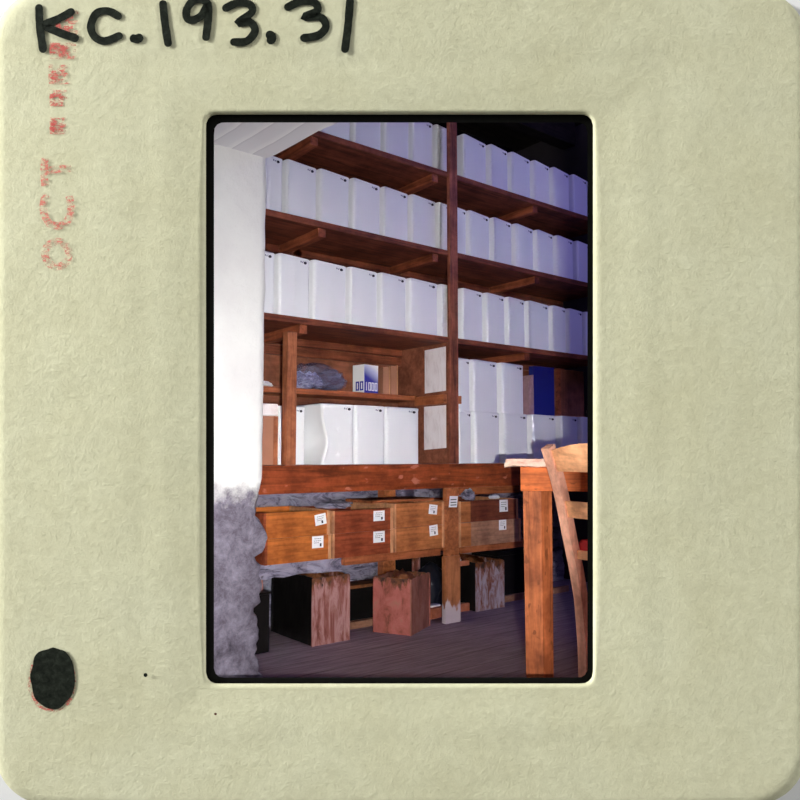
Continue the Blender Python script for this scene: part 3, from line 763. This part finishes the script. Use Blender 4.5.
# ------------------------------------------------------------------ wooden trays under the beam
def tray(x0, x1, z0, h, mat, label, yf=2.700, depth=0.33, ends=(M['trayend'], M['trayend']), lab=None, tilt=0.0, left_block=None):
    t = thing('specimen_tray', label, 'tray', ((x0 + x1) / 2, yf + depth / 2, z0 + 0.0004), 0, 'wooden trays under the beam')
    w = x1 - x0; d = depth; e = 0.012
    MB().box(-w / 2 + e, w / 2 - e, -d / 2, -d / 2 + 0.012, 0.0, h, 0.0015).build('front_panel', mat, t)
    MB().box(-w / 2 + e, w / 2 - e, d / 2 - 0.012, d / 2, 0.0, h, 0.0015).build('back_panel', mat, t)
    MB().box(-w / 2, -w / 2 + e, -d / 2 - 0.003, d / 2, 0, h, 0.0015).build('side_panel', ends[0], t)
    MB().box(w / 2 - e, w / 2, -d / 2 - 0.003, d / 2, 0, h, 0.0015).build('side_panel', ends[1], t)
    MB().box(-w / 2 + e, w / 2 - e, -d / 2 + 0.012, d / 2 - 0.012, 0.002, 0.010).build('bottom', mat, t)
    if left_block:
        MB().box(-w / 2 + e, -w / 2 + e + left_block, -d / 2 - 0.002, -d / 2, 0.002, h - 0.002).build('end_block', M['trayC'], t)
    if lab:
        lx, lz, lw, lh = lab
        lx -= (x0 + x1) / 2; lz -= z0
        y = -d / 2 - 0.0012
        ca, sa = math.cos(tilt), math.sin(tilt)
        def rp(a, b_): return (lx + a * ca - b_ * sa, lz + a * sa + b_ * ca)
        pts = [rp(-lw / 2, -lh / 2), rp(lw / 2, -lh / 2), rp(lw / 2, lh / 2), rp(-lw / 2, lh / 2)]
        pl_ = MB().prism([(p[0], y, p[1]) for p in pts], (0, 0.0009, 0)).build('paper_label', M['label'], t)
        mb = MB()
        rows = [(-0.30, 0.34, 0.28, 0.02), (-0.34, 0.30, 0.10, 0.02), (-0.34, 0.12, -0.06, 0.02)]
        for a, b_, c, q in rows:
            for k in range(4):
                u0 = a + (b_ - a) * k / 4; u1 = u0 + (b_ - a) * 0.17
                q4 = [rp(u0 * lw, (c - q) * lh), rp(u1 * lw, (c - q) * lh), rp(u1 * lw, (c + q) * lh), rp(u0 * lw, (c + q) * lh)]
                mb.prism([(p[0], y - 0.0006, p[1]) for p in q4], (0, 0.0005, 0))
        u = random.choice((0.05, 0.18)); q4 = [rp(u * lw, -0.38 * lh), rp((u + 0.14) * lw, -0.38 * lh), rp((u + 0.14) * lw, -0.12 * lh), rp(u * lw, -0.12 * lh)]
        mb.prism([(p[0], y - 0.0006, p[1]) for p in q4], (0, 0.0005, 0))
        mb.build('writing', M['ink'], pl_)
    return t
tray(1.440, 1.755, 0.3605, 0.104, M['trayA'], 'amber wooden tray at the lower left, straight label, nearest the pier', lab=(1.690, 0.437, 0.056, 0.050), ends=(M['trayB'], M['trayend']))
tray(1.432, 1.748, 0.4655, 0.104, M['trayA'], 'amber wooden tray at the upper left with a crooked label', lab=(1.703, 0.531, 0.056, 0.046), tilt=0.15, ends=(M['trayB'], M['trayend']))
tray(1.762, 2.090, 0.3605, 0.104, M['trayB'], 'red-brown wooden tray in the lower row, second column, small square label', lab=(2.013, 0.437, 0.064, 0.050))
tray(1.762, 2.090, 0.4655, 0.098, M['trayB'], 'red-brown wooden tray in the upper row, second column, dark plain front', lab=(2.013, 0.531, 0.062, 0.046))
tray(2.098, 2.404, 0.3605, 0.108, M['trayC'], 'orange-brown wooden tray in the lower row just left of the post', lab=(2.338, 0.446, 0.052, 0.050), tilt=0.08)
tray(2.098, 2.404, 0.4695, 0.112, M['trayC'], 'orange-brown wooden tray in the upper row just left of the post', lab=(2.335, 0.545, 0.052, 0.046), tilt=-0.12)
tray(2.503, 2.945, 0.3525, 0.118, M['trayE'], 'dusty pale brown tray in the lower row right of the post', lab=(2.809, 0.445, 0.054, 0.052), left_block=0.068)
tray(2.503, 2.925, 0.4715, 0.104, M['trayD'], 'dark red-brown tray in the upper row right of the post', lab=(2.818, 0.543, 0.062, 0.062), left_block=0.065)
# label pinned on the narrow post
sl = MB().prism([(2.427, Y0 - 0.0325, 0.552), (2.480, Y0 - 0.0325, 0.550), (2.487, Y0 - 0.0325, 0.604), (2.434, Y0 - 0.0325, 0.606)], (0, 0.0012, 0)).build('post_label', M['label'], sh, origin=SO)
sl['label'] = 'white paper label on the lower post'
mb = MB()
for k in range(3): mb.box(2.438, 2.476, Y0 - 0.0333, Y0 - 0.0327, 0.560 + 0.013 * k, 0.564 + 0.013 * k)
mb.build('writing', M['ink'], sl, origin=SO)
o = MB().box(-0.195, 0.195, -0.10, 0.10, 0, 0.012, 0.002, 0.001).build('loose_plank', M['rail_x']); o.location = (2.20, 2.86, 0.5835); o.rotation_euler = (0, 0, 0.03)
tag(o, 'thin brown plank lying across the trays left of the post', 'plank')
crumple('slate_piece', (1.845, 2.82, 0.5642), 0.09, 0.06, 0.020, M['stone'], 'grey stone slab resting on the red-brown tray', 'stone', 5)
crumple('paper_scrap', (2.78, 2.73, 0.5765), 0.030, 0.025, 0.014, M['label'], 'crumpled white paper scrap on the dark red-brown tray', 'paper', 8)
crumple('slate_piece', (2.61, 2.745, 0.5765), 0.04, 0.03, 0.030, M['stone'], 'small grey stone on the dark red-brown tray beside the post', 'stone', 11)
# debris on a low rough slab below the trays
mb = MB(); mb.box(1.22, 1.838, 2.74, 3.13, 0.302, 0.358)
bmesh.ops.subdivide_edges(mb.bm, edges=mb.bm.edges[:], cuts=14, use_grid_fill=True)
for v in mb.bm.verts:
    top = v.co.z > 0.357
    q = Vector((noise.noise(v.co * 22), noise.noise(v.co * 20 + Vector((7, 0, 0))), noise.noise(v.co * 24 + Vector((0, 9, 0)))))
    v.co += Vector((0, q.y * 0.020, 0 if top else q.z * 0.016))
    if top: v.co.z = 0.3585
struct(mb.build('trim_5', M['stone']), 'rough stone ledge of the lower wall under the left trays')
# ------------------------------------------------------------------ tins and crates on the floor
def tin(label, loc, rz, w, d, h, faces, rim, group='rusty open-topped tins on the floor', scraps=True):
    """open square tin; faces = materials (front, right, back, left)"""
    t = thing('square_tin', label, 'tin', loc, rz, group)
    g = 0.004
    def wall(name, a, b_, mat):
        (x0, y0), (x1, y1) = a, b_
        mb = MB(); L = math.hypot(x1 - x0, y1 - y0); n = Vector(((y1 - y0) / L, -(x1 - x0) / L, 0))
        NU, NV = 14, 12; fr_, bk = [], []
        for i in range(NU + 1):
            u = i / NU; fr_.append([]); bk.append([])
            for k in range(NV + 1):
                v = k / NV
                p = Vector((x0 + (x1 - x0) * u, y0 + (y1 - y0) * u, h * v))
                ed = math.sin(PI * u) * 1.0
                q = 0.004 * noise.noise(p * 16 + Vector((loc[0], 0, 0))) * ed
                if k == NV: p.z += 0.008 * noise.noise(Vector((u * 7, loc[0] * 5, 1))) - 0.004
                fr_[-1].append(mb.bm.verts.new(p + n * q)); bk[-1].append(mb.bm.verts.new(p + n * (q - g)))
        for i in range(NU):
            for k in range(NV):
                mb.bm.faces.new((fr_[i][k], fr_[i + 1][k], fr_[i + 1][k + 1], fr_[i][k + 1])); mb.bm.faces.new((bk[i][k], bk[i][k + 1], bk[i + 1][k + 1], bk[i + 1][k]))
            mb.bm.faces.new((fr_[i][NV], fr_[i + 1][NV], bk[i + 1][NV], bk[i][NV])); mb.bm.faces.new((fr_[i][0], bk[i][0], bk[i + 1][0], fr_[i + 1][0]))
        for i in (0, NU):
            for k in range(NV): mb.bm.faces.new((fr_[i][k], fr_[i][k + 1], bk[i][k + 1], bk[i][k]))
        return mb.build(name, mat, t, smooth=False)
    c = [(-w / 2, -d / 2), (w / 2, -d / 2), (w / 2, d / 2), (-w / 2, d / 2)]
    for i, nm in enumerate(('front_side', 'right_side', 'back_side', 'left_side')): wall(nm, c[i], c[(i + 1) % 4], faces[i])
    MB().box(-w / 2 + g, w / 2 - g, -d / 2 + g, d / 2 - g, 0, 0.005).build('bottom', rim, t)
    for i in range(4):      # folded corner seams
        x, y = c[i]; MB().box(x - 0.004, x + 0.004, y - 0.004, y + 0.004, 0, h - 0.006, 0.001).build('corner_seam', faces[i], t)
    if scraps:
        mb = MB()
        bmesh.ops.create_icosphere(mb.bm, subdivisions=4, radius=1)
        for v in mb.bm.verts:
            q = v.co.copy(); f = noise.fractal(q * 3 + Vector((loc[0] * 7, 0, 0)), 0.8, 2.1, 4)
            v.co = Vector((q.x * (w / 2 - 0.012), q.y * (d / 2 - 0.012), h * 0.74 + q.z * 0.03 + max(q.z, 0) * 0.035 * (1 + f)))
        mb.build('contents', M['rustdark'], t, smooth=True)
    return t
tin('pink rusted square tin with one black side, nearest the pier', (1.776, 2.90, 0), 0.0, 0.184, 0.35, 0.288,
    (M['rustpink'], M['rustpink'], M['black'], M['black']), M['rustdark'])
# turned tin
a = Vector((2.042, 2.775)); b_ = Vector((2.127, 2.612)); dirx = (b_ - a).normalized(); ang = math.atan2(dirx.y, dirx.x)
nrm = Vector((-dirx.y, dirx.x)); cen = (a + b_) / 2 + nrm * 0.11
tin('red rusted square tin standing out on the floor, turned corner forward', (cen.x, cen.y, 0), ang, 0.184, 0.22, 0.252,
    (M['rustred'], M['rustside'], M['rustred'], M['rustside']), M['rustdark'])
tin('flaking grey and brown tin right of the post with a black side', (2.815, 2.97, 0), 0.0, 0.20, 0.34, 0.252,
    (M['rustgrey'], M['rustgrey'], M['black'], M['black']), M['rustdark'])
t = thing('black_drum', 'black tin half hidden behind the pier, pale block on it', 'drum', (1.415, 2.93, 0))
MB().box(-0.115, 0.085, -0.17, 0.12, 0, 0.235, 0.006).build('body', M['black'], t)
MB().box(-0.119, 0.089, -0.174, 0.124, 0.235, 0.245, 0.003).build('rim', M['black'], t)
o = MB().box(-0.035, 0.035, -0.03, 0.03, 0, 0.062, 0.010, 0.004).build('pale_block', M['rustpink']); o.location = (1.455, 2.83, 0.2455)
tag(o, 'pale pinkish block sitting on the black tin next to the pier', 'block')
t = thing('trunk_or_shade_box', 'black trunk with a brown edge in the dark between two rusty tins', 'trunk', (2.10, 3.00, 0))
MB().box(-0.16, 0.185, -0.045, 0.055, 0, 0.168, 0.004).build('body', M['black'], t)
MB().box(-0.165, 0.19, -0.05, 0.06, 0.168, 0.184, 0.003).build('lid', M['rustdark'], t)
# black sack between turned tin and post
mb = MB(); bmesh.ops.create_icosphere(mb.bm, subdivisions=4, radius=1)
for v in mb.bm.verts:
    q = v.co.copy(); f = noise.fractal(q * 2.2, 0.9, 2.1, 4)
    v.co = Vector((q.x * 0.108, q.y * 0.055, max(q.z, -0.7) * 0.125 * (1 - 0.3 * q.x))) + q * 0.02 * f
zm = min(v.co.z for v in mb.bm.verts); bmesh.ops.translate(mb.bm, verts=mb.bm.verts[:], vec=(0, 0, -zm))
o = mb.build('plastic_sack', M['sack'], smooth=True); o.location = (2.572, 2.975, 0.0005)
tag(o, 'bulging black plastic sack on the floor behind the post', 'sack')
t = thing('brick_piece', 'small red brick piece on the floor left of the post', 'brick', (2.46, 2.84, 0), 0.2)
MB().box(-0.06, 0.05, -0.03, 0.03, 0, 0.055, 0.006, 0.004).build('body', M['brick'], t)
MB().box(-0.04, 0.03, -0.02, 0.02, 0.054, 0.064, 0.003, 0.002).build('mortar_patch', M['notice'], t)
t = thing('trunk_or_shade_box', 'added black box standing in for the table shadow between the flaking tin and the table leg', 'trunk', (3.17, 3.0, 0))  # added black box, stands in for the shadow cast by the table
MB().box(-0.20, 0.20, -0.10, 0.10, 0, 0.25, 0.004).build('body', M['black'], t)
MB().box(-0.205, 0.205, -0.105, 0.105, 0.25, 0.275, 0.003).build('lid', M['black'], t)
o = MB().box(-0.15, 0.14, -0.006, 0.006, 0, 0.315, 0.002).build('darkening_board', M['black']); o.location = (2.55, 3.092, 0.0)  # added board, keeps the spot behind the sack dark instead of grey stone
tag(o, 'added black board darkening the wall behind the sack and the pale stake', 'board')
# red slats behind the right-hand tin
t = thing('red_crate', 'red-painted slatted crate frame behind the post, low on the floor', 'crate', (2.665, 2.86, 0))
MB().box(-0.10, 0.045, -0.015, 0.005, 0.0, 0.040, 0.003).build('bottom_slat', M['brick'], t)
MB().box(-0.10, 0.045, -0.015, 0.005, 0.232, 0.258, 0.003).build('top_slat', M['brick'], t)
MB().box(-0.10, -0.08, -0.015, 0.005, 0.040, 0.232, 0.003).build('upright', M['brick'], t)
crumple('paper_scrap', (2.62, 2.855, 0.2585), 0.035, 0.02, 0.014, M['label'], 'crumpled white paper on the red crate frame behind the post', 'paper', 21)
o = MB().box(-0.022, 0.022, -0.010, 0.010, 0, 0.30, 0.004).build('wooden_stake', M['rustpink']); o.location = (2.47, 3.085, 0.0)
o.location = (2.53, 3.064, 0); tag(o, 'pale wooden stake standing behind the black sack', 'stake')

# ------------------------------------------------------------------ table
ta = math.radians(10.7)
tx = R * math.cos(ta) - W * math.sin(ta); ty = W * math.cos(ta) + R * math.sin(ta)
corner = plan(0.366, 2.58)
TWd, TDp, TH = 1.10, 0.66, 0.790
tc_ = corner + tx * TWd / 2 + ty * TDp / 2
table = thing('wooden_table', 'orange wooden table with a pale ragged top edge, partly behind the chair', 'table', (tc_.x, tc_.y, 0), math.atan2(tx.y, tx.x))
mb = MB(); mb.box(-TWd / 2, TWd / 2, -TDp / 2, TDp / 2, TH - 0.027, TH)
bmesh.ops.subdivide_edges(mb.bm, edges=[e for e in mb.bm.edges], cuts=40, use_grid_fill=True)
for v in mb.bm.verts:
    q = noise.noise(v.co * 40) + 0.7 * noise.noise(v.co * 90)
    if v.co.z < TH - 0.02: v.co.z += 0.006 * q
    if abs(v.co.x) > TWd / 2 - 0.001: v.co.x += 0.007 * q
    if abs(v.co.y) > TDp / 2 - 0.001: v.co.y += 0.004 * q
mb.build('tabletop', M['tabletop'], table)['label'] = 'pale top with a ragged edge'
ax, ay = TWd / 2 - 0.050, TDp / 2 - 0.032
MB().box(-ax, ax, -ay, -ay + 0.024, 0.678, TH - 0.028, 0.003).build('apron', M['table'], table)
MB().box(-ax, ax, ay - 0.024, ay, 0.678, TH - 0.028, 0.003).build('apron', M['table'], table)
MB().box(-ax, -ax + 0.024, -ay + 0.024, ay - 0.024, 0.678, TH - 0.028, 0.003).build('apron', M['table'], table)
MB().box(ax - 0.024, ax, -ay + 0.024, ay - 0.024, 0.678, TH - 0.028, 0.003).build('apron', M['table'], table)
def table_leg(cx, cy, sx, sy):
    mb = MB(); h = 0.05; ch = 0.030
    pr = [(-h, -h), (h - ch * 1.25, -h), (h, -h + ch * 1.4), (h, h), (-h, h)]
    rings = []
    for z, k in ((0, 0.93), (0.30, 0.965), (0.677, 1.0)):
        rings.append([Vector((cx + (x * k) * sx, cy + (y * k) * sy, z)) for x, y in pr])
    mb.loops(rings); return mb
lx, ly = TWd / 2 - 0.108, TDp / 2 - 0.095
for sx, sy in ((-1, -1), (1, -1), (-1, 1), (1, 1)):
    table_leg(sx * lx, sy * ly, 1 if sx < 0 else -1, 1 if sy < 0 else -1).build('leg', M['leg'], table)

# ------------------------------------------------------------------ chair
ca = math.radians(40)
cf = R * math.cos(ca) + W * math.sin(ca)           # facing
cx = R * math.sin(ca) - W * math.cos(ca)           # chair's own right
foot = plan(0.641, 2.62)
CW = 0.36
cc_ = foot + cx * CW / 2
chair = thing('wooden_chair', 'pale wooden chair with a curved back, pushed up to the table', 'chair', (cc_.x, cc_.y, 0), math.atan2(cx.y, cx.x))
lean = [(0.0, 0.0), (0.15, -0.002), (0.30, -0.016), (0.42, -0.044), (0.52, -0.0745), (0.65, -0.1106), (0.74, -0.143), (0.832, -0.186)]
def stile_y(z):
    for (a, ya), (b_, yb) in zip(lean, lean[1:]):
        if a <= z <= b_: return ya + (yb - ya) * (z - a) / (b_ - a)
    return lean[-1][1]
def path(x):
    out = []
    for k in range(25):
        z = 0.832 * k / 24; out.append((x, stile_y(z), z))
    return out
for sx in (-1, 1):
    o = MB().sweep(path(sx * CW / 2), 0.034, 0.036, (1, 0, 0)).build('back_stile', M['chair'], chair); smooth_by_angle(o, 40)
def back_rail(name, z0, z1, arch, bow=0.03):
    mb = MB(); rings = []
    for k in range(15):
        u = k / 14; x = -CW / 2 + 0.012 + (CW - 0.024) * u
        top = z1 + arch * math.sin(PI * u); zmid = (z0 + z1) / 2
        yb = -bow * math.sin(PI * u)
        rings.append([(x, stile_y(z0) + yb - 0.009, z0), (x, stile_y(z0) + yb + 0.009, z0), (x, stile_y(z1) + yb + 0.009, top), (x, stile_y(z1) + yb - 0.009, top)])
    mb.loops(rings); o = mb.build(name, M['chair_x'], chair); smooth_by_angle(o, 40)
back_rail('crest_rail', 0.748, 0.818, 0.022); back_rail('back_slat', 0.592, 0.648, 0.0)
mb = MB(); pr = rrect(-CW / 2 - 0.005, CW / 2 + 0.005, -0.06, 0.36, 0.03, 4)
mb.loops([[Vector((x * (1 + 0.12 * (y + 0.06)), y, 0.448)) for x, y in pr], [Vector((x * (1 + 0.12 * (y + 0.06)), y, 0.478)) for x, y in pr]])
mb.build('seat', M['chair_x'], chair)
mb = MB(); pr = rrect(-CW / 2 + 0.004, CW / 2 - 0.004, -0.05, 0.35, 0.03, 4)
mb.loops([[Vector((x, y, 0.478)) for x, y in pr], [Vector((x, y, 0.502)) for x, y in pr], [Vector((x * 0.94, y * 0.95, 0.512)) for x, y in pr]])
mb.build('seat_pad', M['red'], chair)['label'] = 'red seat pad'
for sx in (-1, 1):
    MB().sweep([(sx * (CW / 2 + 0.005), 0.325, 0.0), (sx * (CW / 2 - 0.002), 0.325, 0.448)], [0.026, 0.034], 0.032, (1, 0, 0)).build('front_leg', M['chair'], chair)
    MB().box(sx * CW / 2 - 0.009, sx * CW / 2 + 0.009, 0.005, 0.315, 0.19, 0.215, 0.003).build('side_stretcher', M['chair'], chair)
MB().box(-CW / 2, CW / 2, 0.315, 0.333, 0.25, 0.275, 0.003).build('front_stretcher', M['chair_x'], chair)

# ------------------------------------------------------------------ light
wd = bpy.data.worlds.new('world'); S.world = wd; wd.use_nodes = True
wd.node_tree.nodes['Background'].inputs[0].default_value = (1.0, 1.0, 1.0, 1); wd.node_tree.nodes['Background'].inputs[1].default_value = 0.20

# the photographer's flash beside the camera: a rectangular beam through the picture opening
FP = CP + R * 0.10 - UP * 0.05
L = bpy.data.lights.new('camera_flash', 'POINT'); L.energy = 1.0; L.shadow_soft_size = 0.006; L.use_nodes = True
lo = bpy.data.objects.new('camera_flash', L); COL.objects.link(lo); lo.location = FP
nt = L.node_tree; em = nt.nodes['Emission']
geo = nt.nodes.new('ShaderNodeNewGeometry')
def dotn(v):
    d = nt.nodes.new('ShaderNodeVectorMath'); d.operation = 'DOT_PRODUCT'; nt.links.new(geo.outputs['Incoming'], d.inputs[0]); d.inputs[1].default_value = v
    return d.outputs['Value']
def mth(op, a, b_=None, c=None):
    n = nt.nodes.new('ShaderNodeMath'); n.operation = op
    for k, q in enumerate((a, b_, c)):
        if q is None: continue
        if isinstance(q, (int, float)): n.inputs[k].default_value = q
        else: nt.links.new(q, n.inputs[k])
    return n.outputs[0]
fz = dotn(FW); tx_ = mth('DIVIDE', dotn(R), fz); ty_ = mth('DIVIDE', dotn(UP), fz)
def span(v, lo_, hi_, soft, soft2=None):
    a = nt.nodes.new('ShaderNodeMapRange'); a.interpolation_type = 'SMOOTHSTEP'
    a.inputs['From Min'].default_value = lo_; a.inputs['From Max'].default_value = lo_ + soft; nt.links.new(v, a.inputs['Value'])
    c = nt.nodes.new('ShaderNodeMapRange'); c.interpolation_type = 'SMOOTHSTEP'
    c.inputs['From Min'].default_value = hi_; c.inputs['From Max'].default_value = hi_ - (soft2 or soft); nt.links.new(v, c.inputs['Value'])
    return mth('MULTIPLY', a.outputs['Result'], c.outputs['Result'])
def ang_x(px): return ((px - 400) * K - 0.10) / DM
def ang_y(py): return ((400 - py) * K + 0.05) / DM
mask = mth('MULTIPLY', span(tx_, ang_x(207), ang_x(594), 0.012, 0.042), span(ty_, ang_y(684), ang_y(114), 0.012))
# the reflector throws most of its light at the lower left and less towards the rim of the beam
hx = mth('SUBTRACT', tx_, ang_x(320)); hy = mth('SUBTRACT', ty_, ang_y(450))
hx = mth('MULTIPLY', hx, 215.0 / 330.0)
r2 = mth('ADD', mth('MULTIPLY', hx, hx), mth('MULTIPLY', hy, hy))
SG = 215 * K / DM
mask = mth('MULTIPLY', mask, mth('EXPONENT', mth('MULTIPLY', r2, -0.5 / (SG * SG))))
em.inputs['Color'].default_value = (1.0, 0.97, 0.93, 1)
FLASH = 440.0
nt.links.new(mth('MULTIPLY', mask, FLASH), em.inputs['Strength'])

def area(name, loc, target, size, power, col=(1, 1, 1), sizey=None):
    l = bpy.data.lights.new(name, 'AREA'); l.energy = power; l.color = col; l.size = size
    if sizey: l.shape = 'RECTANGLE'; l.size_y = sizey
    o = bpy.data.objects.new(name, l); COL.objects.link(o); o.location = loc
    o.rotation_euler = (Vector(target) - Vector(loc)).to_track_quat('-Z', 'Y').to_euler(); return o
# light raking across the card from left and right
def sun(name, d, strength, ang):
    l = bpy.data.lights.new(name, 'SUN'); l.energy = strength; l.angle = math.radians(ang)
    o = bpy.data.objects.new(name, l); COL.objects.link(o); o.location = mc + d * 2
    o.rotation_euler = (-d).to_track_quat('-Z', 'Y').to_euler(); return o
sun('raking_light', -R * 3.6 + UP * 1.4 - FW, 5.5, 8)
sun('raking_light', R * 3.4 + UP * 1.6 - FW, 2.1, 8)
area('copy_lamp', mc - R * 3.4 + UP * 1.2 - FW * 1.0, mc - R * 0.6, 0.8, 60)
# added violet fill lamp, out of view, tinting the upper shelf boxes
area('violet_fill_lamp', (3.35, 1.05, 2.7), (2.9, 2.72, 1.8), 0.9, 12.5, (0.36, 0.33, 1.0))

vs = S.view_settings; vs.view_transform = 'Standard'; vs.look = 'None'; vs.exposure = 0.0; vs.gamma = 1.0; vs.use_curve_mapping = False
